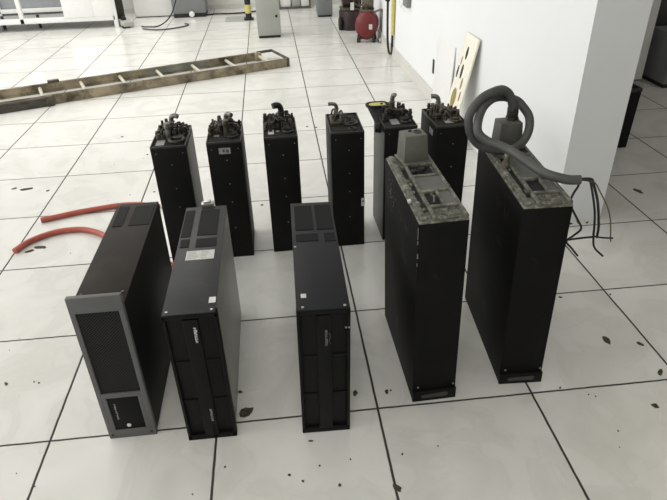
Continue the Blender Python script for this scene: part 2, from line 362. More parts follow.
C = root('rack_unit', 'plain black rack unit with small white sticker on its lid, third of the front row', 'power unit', (.662, -.14, 0), (0, R(.9), R(-1.0)), 'rack units in the front row')
m = MB().box(-.140, .140, .05, 1.222, 0, .915, .003); m.build('chassis', LIDBLACK, C)
o = MB().box(-.1415, .1415, .006, 1.224, .915, .925, .002).build('lid', LIDBLACK, C)
bz = black_front(C, .918, .143, 4, 1)
g = MB(); glyphs(g, 8, .115, .013, seed=21, heavy=.25); bmesh.ops.transform(g.bm, matrix=FRONT(.006, .79, -.0021) @ Matrix.Rotation(R(-90), 4, 'Z'), verts=g.bm.verts)
g.build('lettering', PRINTDIM, bz, False)
g = MB().tube([(.027, -.003, .77), (.034, -.003, .745), (.026, -.003, .715), (.036, -.003, .69)], .0016, n=6); g.build('swoosh_mark', CELLGREY, bz)
for x0, x1, y0, y1 in ((-.118, .000, .84, 1.175), (.020, .130, .84, 1.175), (-.118, .022, .70, .79), (.060, .128, .69, .79)):
    plate(C, 'vent', VENT, x0, x1, y0, y1, .925)
plate(C, 'sticker', LABEL, -.113, -.084, .115, .150, .925, .002, 'small white sticker')
for p in ((-.107, .03), (.115, .028), (-.127, .64)): MB().cyl((p[0], p[1], .925), (p[0], p[1], .929), .008, n=14, bev=.001).build('screw', SCREW, C)
for p in ((.118, .80), (.134, .80)): MB().cyl((p[0], .004, p[1]), (p[0], -.004, p[1]), .005, n=10).build('rivet', SCREW, bz)

# ------------------------------------------------------------------ tall towers on the right
def tower(label, loc, rot, depth, hole_left):
    T = root('power_tower', label, 'power tower', loc, rot, 'tall towers in the front row')
    b = MB().box(-.138, .138, .004, depth, 0, 1.29, .004)
    b.build('casing', BLACKDUST, T)
    k = MB().box(-.140, .140, -.012, .006, 0, .085, .002)                  # kick plate lip with an oval pull slot
    kp = k.build('kick_plate', BLACK, T)
    MB().prism([(-.085 + .17 * t, .028 + (.010 if t in (0, 1) else 0)) for t in (0, .06, .94, 1)] + [(.085, .055), (.075, .062), (-.075, .055), (-.085, .048)], 0, .003, FRONT(0, 0, -.0125))  .build('pull_slot', SLOT, kp, False)
    for sx in (-.105, .12): MB().cyl((sx, .001, .115), (sx, -.005, .115), .006, n=10).build('screw', SCREW, T)
    return T
D = tower('black power tower with bare grey terminal box on top, fourth in the front row', (1.367, .038, 0), (0, R(-1.2), R(1.0)), .89, 0)
def top_frame(T, depth, cells, box_c, box_rot, boxmat, fit):
    z = 1.29
    fr = MB()
    fr.box(-.132, .138, 0.006, depth, z - .01, z + .008, .003)
    fr.box(-.120, -.088, .02, depth - .02, z + .008, z + .026, .004)         # left channel flange
    fr.box(-.056, -.036, .01, depth - .02, z + .008, z + .030, .004)
    fr.box(.118, .136, .01, depth - .02, z + .008, z + .030, .004)
    fr.box(-.046, .130, .022, .130, z + .006, z + .018, .004)
    for k in range(60):
        x, y = rnd.uniform(-.04, .12), rnd.uniform(.03, .12); q_ = rnd.uniform(.003, .006)
        fr.box(x, x + q_ * 1.5, y, y + q_ * 1.5, z + .012, z + .02 + q_ * .5, q_ * .2)
    for y in cells['bars']: fr.box(-.046, .128, y - .012, y + .012, z + .008, z + .030, .004)
    for (x, y0, y1) in cells['posts']: fr.box(x - .007, x + .007, y0, y1, z + .008, z + .030, .003)
    for k in range(14):                                                       # crumbled lumps of filler along the channel
        x, y = rnd.uniform(-.125, -.075), rnd.uniform(.04, depth - .05); s = rnd.uniform(.006, .016)
        fr.box(x, x + s * 1.3, y, y + s * 2, z + .008, z + .022 + s * .6, s * .25)
    o = fr.build('top_frame', FRAMEDUST, T); tag(o, 'dusty beige top frame with open cells')
    for x0, x1, y0, y1, dark in cells['cells']:
        MB().box(x0, x1, y0, y1, z + .009, z + (.012 if dark else .022), .001).build('cell_opening' if dark else 'cell_plate', CELLDARK if dark else CELLGREY, o, False)
    M = Matrix.Translation((box_c[0], box_c[1], z + .01)) @ Matrix.Rotation(box_rot, 4, 'Z')
    w, d, h = .081, .074, .180
    bb = MB().hull8([M @ Vector(q) for q in ((-w, -d, 0), (w, -d, 0), (w, d, 0), (-w, d, 0))], [M @ Vector(q) for q in ((-w * .88, -d * .84, h), (w * .88, -d * .84, h), (w * .88, d * .84, h), (-w * .88, d * .84, h))], .004)
    bb.prism([(-w - .012, -d - .012), (w + .012, -d - .012), (w + .012, d + .012), (-w - .012, d + .012)], 0, .014, M, .002)
    return bb.build('terminal_box', boxmat, T), M
cells = dict(bars=[.145, .328, .535, .705], posts=[(.044, .15, .32)],
             cells=[(-.036, .100, .55, .695, True), (-.036, .118, .345, .522, False), (-.036, .036, .16, .316, True), (.052, .117, .16, .316, False), (-.086, -.058, .12, .66, True)])
bx, M = top_frame(D, .885, cells, (.026, .815), R(6), BOXGREY, 0)
tag(bx, 'tapered grey metal box with an open round hole')
g = MB().torus(M @ Vector((.028, .0, .181)), .024, .005); g.cyl(M @ Vector((-.012, .028, .178)), M @ Vector((-.012, .028, .191)), .012, n=12); g.cyl(M @ Vector((.028, 0, .178)), M @ Vector((.028, 0, .1815)), .023, n=20)
g.build('hole_grommet', DARKFIT, bx)
g = MB().box(-.03, .0, .585, .62, 1.302, 1.325, .004).cyl((.03, .60, 1.30), (.03, .60, 1.335), .018, n=12).cyl((.06, .64, 1.30), (.06, .64, 1.33), .014, n=12); g.build('terminal_lugs', DARKFIT, D)
g = MB().tube([(.0, .2, 1.305), (.01, .24, 1.325), (.02, .26, 1.31), (.0, .28, 1.32)], .006, n=6); g.build('loose_wire', CELLGREY, D)
g = MB().box(-.137, -.117, .235, .262, 1.295, 1.312, .003); tag(g.build('white_scrap', LABEL, D), 'scrap of white paper')
# scuffs on the casing: chipped paint along the front left edge and the left side
g = MB()
for z0, z1, w in ((1.20, 1.27, .003), (1.17, 1.19, .004), (1.08, 1.11, .006), (1.03, 1.05, .003)): g.box(-.139, -.139 + w, .002, .006, z0, z1)
for _ in range(60):
    y = rnd.gauss(.72, .07); z = rnd.gauss(1.13, .07); s = rnd.uniform(.002, .0065)
    if y < .88 and z < 1.27: g.box(-.1386, -.1375, y, y + s * rnd.uniform(.6, 2), z, z + s * rnd.uniform(.8, 2.2))
tag(g.build('paint_chips', CHIP, D, False), 'pale chipped paint', kind='stuff')

E = tower('black power tower with knotted grey cable on top, fifth and rightmost of the front row', (1.960, .107, 0), (0, R(-1.2), R(-3.6)), .945, 0)
cells = dict(bars=[.145, .328, .68], posts=[(.056, .15, .32)],
             cells=[(-.036, .048, .16, .316, True), (.064, .117, .16, .316, False), (-.036, .117, .345, .66, False), (-.086, -.058, .12, .66, True)])
bx, M = top_frame(E, .94, cells, (.020, .855), R(3), BOXDARK, 0)
tag(bx, 'dark grey metal box with cable gland')
g = MB().cyl((-.072, .54, 1.30), (-.072, .54, 1.335), .026, n=6).cyl((-.072, .54, 1.335), (-.072, .54, 1.385), .019, n=16, bev=.003).cyl((-.072, .54, 1.362), (-.072, .54, 1.370), .023, n=16); tag(g.build('valve_stem', STEMBRASS, E), 'brass coloured threaded stem')
# cable in world coordinates, brought into E's local frame
bpy.context.view_layer.update()
def local(T, pts):
    Mi = T.matrix_world.inverted()
    return [(Mi @ (Vector(p) * S)) / S for p in pts]
CP = [(2.03, .98, 1.47), (2.03, .98, 1.52), (2.015, .98, 1.59), (1.99, .98, 1.645), (1.94, .97, 1.68), (1.88, .95, 1.68), (1.79, .92, 1.65), (1.72, .88, 1.59), (1.70, .86, 1.52), (1.735, .86, 1.42), (1.80, .84, 1.36), (1.90, .80, 1.345), (1.99, .81, 1.345), (2.07, .85, 1.375), (2.11, .88, 1.44), (2.13, .95, 1.50), (2.105, 1.02, 1.55), (2.07, 1.05, 1.58), (1.98, 1.04, 1.61), (1.89, .99, 1.62), (1.80, .90, 1.60), (1.75, .83, 1.54), (1.74, .775, 1.48), (1.79, .73, 1.44), (1.86, .67, 1.425), (1.91, .57, 1.415), (1.95, .45, 1.40), (2.00, .36, 1.38), (2.06, .31, 1.37), (2.12, .29, 1.36), (2.18, .28, 1.36)]
cab = MB().tube(local(E, CP), .0275, n=16, sub=7).build('cable', CABLE, E); tag(cab, 'thick grey sheathed cable looped in a knot')
gl = MB().cyl(*local(E, [(2.03, .98, 1.44), (2.03, .98, 1.50)]), .042, n=6, bev=.003); gl.cyl(*local(E, [(2.03, .98, 1.50), (2.028, .98, 1.56)]), .036, n=20, bev=.004); gl.build('cable_gland', DARKFIT, bx)
def wire(pts, r=.0065, material=WIRE):
    return MB().tube(local(E, pts), r, n=8, sub=5).build('wire', material, cab)
WIRES = [
 ([(2.16, .285, 1.36), (2.18, .29, 1.34), (2.18, .29, 1.31), (2.17, .30, 1.27), (2.16, .30, 1.22), (2.18, .31, 1.17), (2.23, .31, 1.09), (2.27, .31, 1.02), (2.24, .32, .97), (2.20, .32, .93), (2.25, .33, .87), (2.30, .33, .81)], .0065),
 ([(2.16, .285, 1.36), (2.19, .29, 1.355), (2.24, .29, 1.345), (2.26, .30, 1.32), (2.29, .30, 1.24), (2.33, .31, 1.13), (2.35, .31, 1.03), (2.36, .31, .96), (2.39, .32, .87), (2.46, .32, .80)], .0065),
 ([(2.16, .285, 1.36), (2.18, .29, 1.36), (2.25, .29, 1.355), (2.28, .30, 1.31), (2.32, .30, 1.22), (2.35, .31, 1.14), (2.37, .31, 1.06), (2.38, .31, 1.01), (2.39, .32, .94)], .0075),
 ([(2.16, .285, 1.36), (2.19, .29, 1.355), (2.27, .29, 1.335), (2.33, .30, 1.26), (2.39, .30, 1.17), (2.44, .31, 1.07), (2.48, .31, .91)], .004),
 ([(2.19, .29, .96), (2.27, .29, .965), (2.35, .30, .96)], .0065),
 ([(2.35, .29, .97), (2.41, .29, .955), (2.48, .30, .94)], .0055)]
for i, (pp, r) in enumerate(WIRES):
    o = wire(pp, r, WIREBROWN if i == 3 else WIRE)
    if i == 3: tag(o, 'thin brown wire')

# ------------------------------------------------------------------ back row: six water-cooled black modules
def fitting(mb, x, y, z, h, r, rr):
    mb.cyl((x, y, z), (x, y, z + h * .35), r * 1.3, n=6, bev=.002)
    mb.cyl((x, y, z + h * .3), (x, y, z + h), r * .8, n=12, bev=.003)
    mb.cyl((x, y, z + h * .6), (x, y, z + h * .72), r * 1.05, n=12)
TLAB = ['black cooled module with hose fittings on top, leftmost of the back row',
        'black cooled module with grey label on its front, second in the back row',
        'black cooled module with a tall black hooked hose fitting, third in the back row',
        'black cooled module with white sticker on its right edge, fourth in the back row',
        'black cooled module with black and yellow handle, behind the terminal-box tower',
        'black cooled module nearest the white wall, rightmost of the back row']
TPOS = [(-.368, 1.905, 0), (.068, 1.925, 0), (.526, 1.958, .4), (1.074, 1.970, 0), (1.530, 2.02, 1.0), (1.955, 1.965, 2.0)]
GT = 'back row of cooled modules'
first = None
def make_module(i):
    x, y, rz = TPOS[i]
    T = root('cooled_module', TLAB[i], 'power module', (x, y, 0), (0, 0, R(rz)), GT)
    h, d, w = 1.072, .475, .139
    cm = BLACK
    MB().box(-w, w, 0, d, 0, h, .003).build('casing', cm, T)
    if i == 0:
        tag(MB().box(w, w + .003, .02, d - .01, .01, h - .02).build('side_plate', SIDEBROWN, T, False), 'brownish grey side plate')
    if i == 4:
        tag(MB().box(-w - .003, -w, .0, d, .01, h - .04)  .build('side_plate', SIDEGREY, T, False), 'grey metal side plate')
    tp = MB().box(-w + .008, w - .008, .008, d - .008, h - .01, h + .004, .002).build('top_plate', TOPDUST, T)
    MB().frame(-w, w, 0, d, .009, h - .002, h + .016, .002).build('rim', RIM, T)
    for z in (.93, .72, .55, .30): MB().cyl((0.01, .002, z), (0.01, -.004, z), .0045, n=8).build('rivet', SCREW, T)
    for sx in (-.10, .11): MB().cyl((sx, .002, h - .045), (sx, -.003, h - .045), .0035, n=8).build('rivet', SCREW, T)
    return T, h
SIDEGREY = mat('dull_grey_side', (0.045, 0.046, 0.040), 0.45, metal=0.2, var=0.12, scale=10)
SIDEBROWN = mat('brownish_side_metal', (0.026, 0.022, 0.016), 0.45, metal=0.3, var=0.2, scale=10)
for i in range(6):
    T, h = make_module(i)
    r = random.Random(30 + i)
    z = h + .003
    if i in (0, 1, 2, 4, 5):
        lx = {0: -.105, 1: -.09, 2: -.10, 4: -.06, 5: -.03}[i]; ly = {0: .06, 1: .16, 2: .10, 4: .09, 5: .10}[i]
        lw, ld = {0: (.065, .12), 1: (.045, .035), 2: (.048, .10), 4: (.07, .13), 5: (.07, .11)}[i]
        tag(MB().box(lx, lx + lw, ly, ly + ld, z, z + .003).build('label', LABEL if i == 2 else LABELGREY, T, False), 'worn pale label on the top')
    # left and right manifolds: blocks with rows of hex fittings
    left = MB(); right = MB()
    if i == 3:
        left.box(-.115, -.02, .20, .40, z, z + .03, .006)
        for k in range(7): fitting(left, r.uniform(-.115, -.035), r.uniform(.2, .40), z, r.uniform(.05, .09), r.uniform(.011, .017), r)
        right.torus((.055, .22, z + .012), .052, .010); right.torus((.055, .22, z + .008), .03, .007); right.cyl((.055, .22, z), (.055, .22, z + .02), .014, n=14); right.torus((.05, .10, z + .006), .03, .006)
    else:
        left.box(-.110, -.030, .22, .40, z, z + .035, .006)
        for k in range(13): fitting(left, r.uniform(-.118, -.01), r.uniform(.17, .44), z, r.uniform(.04, .10), r.uniform(.011, .020), r)
        right.box(.025, .108, .14, .38, z, z + .03, .006)
        for k in range(14): fitting(right, r.uniform(.015, .118), r.uniform(.15, .44), z, r.uniform(.04, .095), r.uniform(.011, .020), r)
        if i == 0: right.torus((.058, .12, z + .02), .056, .014)
        else: right.torus((.066, .14, z + .012), .04, .010)
    for k in range(4):                                                        # little connecting pipes
        a = Vector((r.uniform(-.10, -.03), r.uniform(.18, .38), z + .04)); b_ = Vector((r.uniform(.02, .10), r.uniform(.16, .40), z + .04))
        right.tube([a, a + Vector((.02, 0, .045)), (a + b_) / 2 + Vector((0, -.02, .035)), b_ + Vector((0, 0, .03)), b_], .008, n=8)
    tag(left.build('left_fittings', BRASS if i in (0, 1, 3, 5) else DARKFIT, T), 'cluster of dirty hose fittings')
    tag(right.build('right_fittings', DARKFIT if i not in (5,) else BRASS, T), 'cluster of dirty hose fittings and a ring')
    # the tall elbow
    ex, ey = {0: (.0, .36), 1: (.015, .34), 2: (.022, .33), 3: (-.045, .42), 4: (.0, .38), 5: (-.02, .38)}[i]
    hh = {0: .145, 1: .135, 2: .175, 3: .12, 4: .165, 5: .145}[i]
    dx, dy = {0: (.055, -.03), 1: (.045, -.055), 2: (-.060, -.03), 3: (-.065, .0), 4: (.022, -.02), 5: (-.055, .02)}[i]
    e = MB()
    rad = {2: .025, 3: .016}.get(i, .020)
    e.cyl((ex, ey, z), (ex, ey, z + hh * .45), rad * 1.15, n=6, bev=.003)
    e.tube([(ex, ey, z + hh * .3), (ex, ey, z + hh * .75), (ex + dx * .25, ey + dy * .25, z + hh * .95), (ex + dx * .7, ey + dy * .7, z + hh), (ex + dx * 1.1, ey + dy * 1.1, z + hh * .98)], rad, n=14)
    e.torus((ex, ey, z + hh * .62), rad * 1.05, .006)
    tag(e.build('elbow_fitting', RUBBER if i == 2 else STEEL, T), 'black hooked rubber elbow' if i == 2 else 'tall dull metal elbow')
    if i in (0, 1, 4):                                                         # stout stem in front of the elbow
        e = MB(); fx, fy = {0: (-.015, .20), 1: (.02, .16), 4: (-.02, .30)}[i]
        e.cyl((fx, fy, z), (fx, fy, z + .09), .026, .020, n=14, bev=.004); e.cyl((fx, fy, z + .085), (fx, fy, z + .135), .027, .024, n=14, bev=.006); e.build('hose_stem', BRASS if i else STEEL, T)
    if i == 1:
        lb = MB().box(-.045, .048, -.004, 0, h - .085, h - .035).build('front_label', LABELGREY, T, False)
        g = MB().box(-.015, .002, -.005, -.0039, h - .07, h - .045).box(.014, .034, -.005, -.0039, h - .075, h - .048); g.build('lettering', INK, lb, False)
    if i == 2: tag(MB().box(-.035, -.005, .15, .175, z, z + .003).build('label_fragment', LABELGREY, T, False), 'scrap of pale label')
    if i == 3:
        lb = MB().box(.112, .140, -.004, 0, .40, .475).box(.139, .142, -.004, .03, .40, .475).build('sticker', LABEL, T, False); tag(lb, 'white sticker folded round the right edge')
        MB().box(.118, .134, -.005, -.0038, .44, .455).build('lettering', INK, lb, False)
    if i == 5:
        tag(MB().box(-.143, -.139, .10, .20, h - .10, h - .05).build('side_label', LABELGREY, T, False), 'worn label on the left side')
    if i == 4:
        # black flared handle with yellow insert at the rear left corner, and the knob on the left side
        stad = lambda cx, cy, w_, d_: [(cx + w_ * math.copysign(abs(math.cos(t)) ** .6, math.cos(t)), cy + d_ * math.copysign(abs(math.sin(t)) ** .8, math.sin(t))) for t in [2 * math.pi * k / 24 for k in range(24)]]
        hb = MB()
        lo_, hi_ = stad(-.085, .28, .075, .15), stad(-.125, .425, .098, .066)
        b_ = bmesh.new(); va = [b_.verts.new((x, y, h - .06)) for x, y in lo_]; vb = [b_.verts.new((x, y, h + .072)) for x, y in hi_]
        b_.faces.new(va[::-1]); b_.faces.new(vb)
        for k in range(24): b_.faces.new((va[k], va[(k + 1) % 24], vb[(k + 1) % 24], vb[k]))
        hb._merge(b_)
        hb.tube([(x, y, h + .074) for x, y in stad(-.125, .425, .094, .062)] + [stad(-.125, .425, .094, .062)[0] + (h + .074,)], .012, n=8, sub=2)
        hd = hb.build('handle', LIDBLACK, T); tag(hd, 'black flared plastic handle with yellow insert')
        MB().prism(stad(-.125, .425, .074, .044), h + .070, h + .080).build('insert', YELLOW, hd)
        MB().cyl((-.142, .20, h - .055), (-.185, .20, h - .055), .045, .040, n=22, bev=.006).build('knob', RUBBER, T)

# ------------------------------------------------------------------ hoses on the floor
hz = .029
o = MB().tube([(-1.93, 2.86, hz), (-1.80, 2.905, hz), (-1.60, 2.98, hz), (-1.40, 3.03, hz), (-1.20, 3.07, hz), (-1.0, 3.06, hz), (-.78, 2.98, hz)], .027, n=14).build('hose', HOSE); tag(o, 'nearly straight orange-red hose on the floor, farther of the two', 'hose', 'orange-red hoses')
o = MB().tube([(-1.985, 2.28, hz), (-1.92, 2.42, hz), (-1.80, 2.535, hz), (-1.66, 2.60, hz), (-1.48, 2.605, hz), (-1.33, 2.54, hz), (-1.20, 2.43, hz), (-1.04, 2.26, hz), (-.85, 2.06, hz), (-.66, 1.90, hz), (-.52, 1.84, hz), (-.40, 1.81, hz)], .027, n=14).build('hose', HOSE); tag(o, 'curved orange-red hose on the floor, nearer of the two', 'hose', 'orange-red hoses')

# ------------------------------------------------------------------ dirt spots on the tiles
d = MB(); dr = random.Random(5)
def spot(x, y, s, el=1.0, hgt=.012):
    a0 = dr.uniform(0, 6.28); n = 9
    pts = []
    for k in range(n):
        a = 2 * math.pi * k / n; q = s * dr.uniform(.6, 1.1)
        px, py = math.cos(a) * q * el, math.sin(a) * q
        pts.append((x + px * math.cos(a0) - py * math.sin(a0), y + px * math.sin(a0) + py * math.cos(a0)))
    d.prism(pts, 0, hgt)
for x, y, s, el in ((.174, .078, .042, 1.5), (1.007, -.577, .026, 1.6), (2.711, -.203, .026, 1.2), (.131, .256, .014, 1.4), (.426, -.42, .012, 1.2), (.50, -.47, .010, 1.2), (.876, .149, .022, 1.5), (1.082, .13, .016, 1.5), (4.211, 2.606, .035, 2.2), (-1.872, 2.30, .03, 2.0), (-1.79, 2.36, .035, 2.2), (-2.35, 3.70, .035, 2.5), (2.912, .07, .02, 2), (.561, -.20, .008, 2.5), (-2.50, 3.74, .02, 2), (-1.449, .539, .012, 2), (-1.227, .519, .008, 1.2), (-1.264, .533, .007, 1), (.063, -.321, .008, 1), (.60, -.38, .008, 1), (.78, -.36, .008, 1), (.70, -.52, .012, 1.3), (1.11, .14, .010, 1), (1.30, -.33, .006, 1), (2.35, -.06, .007, 1), (2.20, .02, .008, 1.5), (-2.1, 3.62, .02, 1.4), (-.9, 3.4, .015, 1), (.28, 2.9, .02, 1), (.0, 4.9, .03, 1.6), (.02, 4.95, .025, 1.3), (1.02, 5.1, .02, 1.3), (.9, 5.15, .02, 1), (-1.6, 5.2, .022, 1), (2.66, 1.62, .03, 1.6), (3.02, .93, .012, 1), (-1.15, 4.5, .02, 1), (3.12, 2.06, .02, 2), (3.2, 2.05, .025, 2.2), (3.3, 2.06, .02, 2), (3.38, 2.05, .015, 2), (2.62, .95, .012, 1.5), (2.72, .42, .03, 2), (2.93, .35, .02, 2)):
    spot(x, y, s * .85, el, .003 + s * .08)
for _ in range(60):
    x, y, q = dr.uniform(-3.0, 2.7), dr.uniform(-.8, 5.3), dr.uniform(.003, .007)
    if -.75 < x < 2.25 and (-.25 < y < 1.35 or 1.8 < y < 2.6): continue          # clear of the machines' feet
    spot(x, y, q, 1.3, .003)
tag(d.build('dirt_crumbs', DIRT, None, False), 'dark dried dirt crumbs scattered over the white tiles', 'dirt', kind='stuff')

# ------------------------------------------------------------------ ladder lying on the floor
dirv = Vector((.927, .374, 0)); nv = Vector((-.374, .927, 0))
L0 = Vector((.80, 8.40, 0))                                                   # right end of the near rail, floor level
LA = root('ladder', 'dirty brown ladder lying flat across the white tiles', 'ladder', tuple(L0), (0, 0, math.atan2(dirv.y, dirv.x)))
def rail(x0, x1, y, name, material, zt=.15):
    m = MB().box(x0, x1, y - .012, y + .012, 0, zt, .004).box(x0, x1, y - .03 if y > .3 else y - .01, y + .01 if y > .3 else y + .03, zt - .02, zt, .003).box(x0, x1, y - .03 if y > .3 else y - .01, y + .01 if y > .3 else y + .03, 0, .02, .003)
    return m.build(name, material, LA)
rail(-6.2, 0, 0, 'rail', LADDERM); rail(-6.2, -.30, .76, 'rail', LADDERM)
tag(MB().box(-2.45, -1.30, .742, .750, .03, .155).build('repair_plate', LADDERG, LA), 'greenish worn stretch of the far rail')
for k in range(10):
    x = -.33 - .645 * k
    MB().cyl((x, .0, .085), (x, .76, .085), .028, n=14).build('rung', RUNG, LA)
tag(MB().box(-6.2, -4.12, -.085, -.02, .0, .10, .01).box(-6.2, -4.12, -.075, -.03, .08, .14, .01).box(-4.18, -4.06, -.10, -.012, 0, .155, .012).build('extension_rail', LADDERD, LA), 'dark sliding rail at the left end')
tag(MB().box(-4.06, -3.88, .70, .79, .15, .19, .006).build('guide_bracket', LADDERD, LA), 'dark guide bracket')
tag(MB().box(-.34, -.02, .735, .775, .12, .165, .006).box(-.05, -.02, .0, .775, .12, .165, .006).box(-.06, -.015, -.02, .05, 0, .16, .005).build('end_bracket', LADDERD, LA), 'dark steel end bracket')
tag(MB().box(-.40, -.27, .68, .79, 0, .152, .02).build('rail_shoe', LADDERM, LA), 'worn end of the far rail')

# ------------------------------------------------------------------ things against the right wall
# perforated cream board leaning on the wall
lean = math.atan2(.255, 1.285)
PNL = root('perforated_board', 'cream board with ochre oval cut-outs leaning on the white wall', 'board', (2.585, 4.08, 0), (0, lean, 0))
MB().box(-.0, .022, 0, .47, 0, 1.305, .003).build('board', CREAM, PNL)
def oval(y, z, a, b_, ang=0, name='cutout', m=OCHRE):
    pts = [(a * math.cos(t * math.pi / 10), b_ * math.sin(t * math.pi / 10)) for t in range(20)]
    M = Matrix(((0, 0, -1, -.0005), (1, 0, 0, y), (0, 1, 0, z), (0, 0, 0, 1))) @ Matrix.Rotation(ang, 4, 'Z')
    MB().prism(pts, 0, .004, M).build(name, m, PNL, False)
for y, z, a, b_ in ((.25, 1.10, .030, .075), (.26, .88, .030, .085), (.30, .55, .075, .12), (.30, .27, .075, .12), (.16, .76, .020, .07), (.40, .85, .022, .075), (.36, .99, .012, .05), (.11, .62, .018, .06), (.13, .33, .016, .06)):
    oval(y, z, a, b_, 0, m=OCHRE if a > .05 else (DARKFIT if b_ > .07 else OCHRE))
SH = root('white_sheet', 'plain white sheet propped against the white wall behind the cream board', 'sheet', (2.795, 4.95, 0), (0, math.atan2(.045, 1.0), 0))
MB().box(0, .015, 0, .82, 0, 1.0, .002).build('sheet', WHITEPANEL, SH)
tag(MB().box(2.825, 2.848, 5.88, 5.95, .42, .62, .004).build('wall_slot', DARKFIT), 'short dark slot fixture on the white wall beside the propped sheet', 'slot')
# black and yellow cable hanging on the wall
HC = root('hanging_cable', 'black cable with yellow sleeve hanging in a loop on the white wall', 'cable', (2.78, 9.0, 0))
def rel(pts): return [(x - 2.78, y - 9.0, z) for x, y, z in pts]
MB().tube(rel([(2.71, 8.95, 1.75), (2.715, 8.95, 1.2), (2.715, 8.95, .7), (2.72, 8.92, .25), (2.735, 8.86, .06), (2.76, 8.80, .035), (2.775, 8.74, .07), (2.765, 8.70, .22), (2.765, 8.68, .45)]), .022, n=12).build('cord', RUBBER, HC)
tag(MB().tube(rel([(2.765, 8.68, .40), (2.765, 8.67, .8), (2.768, 8.66, 1.3), (2.77, 8.66, 1.75)]), .034, n=14).build('sleeve', YELLOW, HC), 'yellow sleeve')
tag(MB().box(-.09, .0, -.12, .02, 1.68, 1.78, .008).build('wall_hook', DARKFIT, HC), 'dark hook on the wall')
tag(MB().box(-.11, -.03, -.09, -.0, .95, 1.30, .012).build('plug', RUBBER, HC), 'black plug body')
# small grey outlet box with white lead, top of the wall
OB = root('outlet_box', 'small grey outlet box with white lead high on the white wall', 'outlet', (2.80, 7.6, 1.05))
MB().box(-.06, .012, -.14, .16, .02, .26, .01).build('box_body', GREYDARK, OB)
tag(MB().tube([(-.03, .18, .12), (-.04, .34, -.02), (-.035, .46, -.06), (-.03, .58, .05), (-.02, .62, .35)], .009, n=8).build('lead', WHITEMETAL, OB), 'thin white lead')

# red compressor tank
RC = root('air_tank', 'small red round compressor tank against the white wall', 'compressor', (2.46, 9.95, 0), (0, 0, R(-14)))
tk = MB(); prof = [(0.0, -.02), (.16, -.015), (.235, .03), (.25, .06), (.25, .36), (.235, .40), (.16, .44), (0, .445)]
n = 32; rings = []
for rr, yy in prof:
    rings.append([tk.bm.verts.new((math.cos(2 * math.pi * k / n) * max(rr, .001) * .94, yy, .335 + math.sin(2 * math.pi * k / n) * max(rr, .001) * 1.14)) for k in range(n)])
for a, b_ in zip(rings, rings[1:]):
    for k in range(n): tk.bm.faces.new((a[k], a[(k + 1) % n], b_[(k + 1) % n], b_[k]))
tk.build('tank', RED, RC)
tag(MB().box(.06, .13, -.022, -.008, .27, .37, .002).build('label', LABEL, RC, False), 'white label')
for sx in (-.17, .14):
    for sy in (.02, .32): MB().hull8([(sx - .03, sy, 0), (sx + .05, sy, 0), (sx + .05, sy + .08, 0), (sx - .03, sy + .08, 0)], [(sx - .01, sy, .16), (sx + .03, sy, .16), (sx + .03, sy + .08, .16), (sx - .01, sy + .08, .16)]).build('foot', DARKFIT, RC)
MB().box(-.14, .14, .04, .36, .60, .635, .006).build('mount_plate', MOTOR, RC)
MB().cyl((-.10, .20, .74), (.13, .20, .74), .105, n=22, bev=.01).cyl((.0, .2, .62), (.0, .2, .96), .06, n=14).build('motor', MOTOR, RC)
tag(MB().tube([(.10, .10, .57), (.26, .06, .63), (.33, .08, .60), (.33, .10, .30), (.30, .10, .10), (.24, .10, .05)], .022, n=10).build('pipe', STEEL, RC), 'bent grey pipe')
MB().cyl((.27, .02, .05), (.33, .02, .05), .05, n=18, bev=.006).build('wheel', GREYPAINT, RC)
# dark maroon compressor
MC = root('compressor', 'dark maroon compressor standing behind the red tank', 'compressor', (2.30, 11.2, 0), (0, 0, 0))
MB().cyl((.04, .25, .0), (.04, .25, .42), .27, .27, n=30, bev=.03).build('tank', MAROON, MC)
MB().box(-.20, .28, .05, .45, .42, .47, .01).build('mount_plate', MOTOR, MC)
MB().cyl((-.16, .22, .66), (.26, .22, .66), .18, n=24, bev=.02).build('motor', MAROON, MC)
MB().torus((.20, .02, .66), .13, .02, (0, 1, 0)).cyl((.20, .03, .66), (.20, .07, .66), .04, n=12).box(.07, .33, .03, .05, .645, .675).box(.187, .213, .03, .05, .53, .79).build('fan_pulley', MOTOR, MC)
MB().cyl((-.25, .15, .14), (-.19, .15, .14), .14, n=24, bev=.02).build('wheel', RUBBER, MC)
tag(MB().box(.0, .08, -.012, .0, .44, .60, .002).box(.0, .08, .0, .06, .46, .5).build('label', PRINTW, MC, False), 'white tag')
MB().cyl((.14, .10, .47), (.14, .10, .80), .05, n=16, bev=.01).build('filter', RUBBER, MC)

# ------------------------------------------------------------------ along the back
def cabinet(name, label, x0, x1, y0, y1, h, body, plinth=.07, door=True, knob=None, rz=0):
    T = root(name, label, 'cabinet', ((x0 + x1) / 2, y0, 0), (0, 0, rz)); w = (x1 - x0) / 2; d = y1 - y0
    MB().box(-w + .015, w - .015, .02, d - .01, 0, plinth, .003).build('plinth', RUBBER, T)
    MB().box(-w, w, .012, d, plinth, h, .008).build('body', body, T)
    if door:
        dr_ = MB().box(-w + .01, w - .01, 0, .012, plinth + .02, h - .03, .004).build('door', body, T)
        if knob: MB().cyl((knob[0], .0, knob[1]), (knob[0], -.03, knob[1]), .026, n=16, bev=.005).build('knob', RUBBER, dr_)
    return T
cabinet('grey_cabinet', 'narrow grey cabinet standing free behind the far end of the ladder', .22, .72, 10.87, 11.4, 2.2, GREYPAINT, .05, True, (.17, .45), R(2))
cabinet('grey_cabinet', 'grey cabinet against the back wall beside the maroon compressor', 1.70, 2.08, 13.0, 13.5, 2.2, GREYDARK, .04)
gm = cabinet('grey_machine', 'broad grey machine on black feet against the back wall', -1.98, -1.14, 13.8, 14.5, 1.9, GREYDARK, .10, True)
gm['category'] = 'machine'
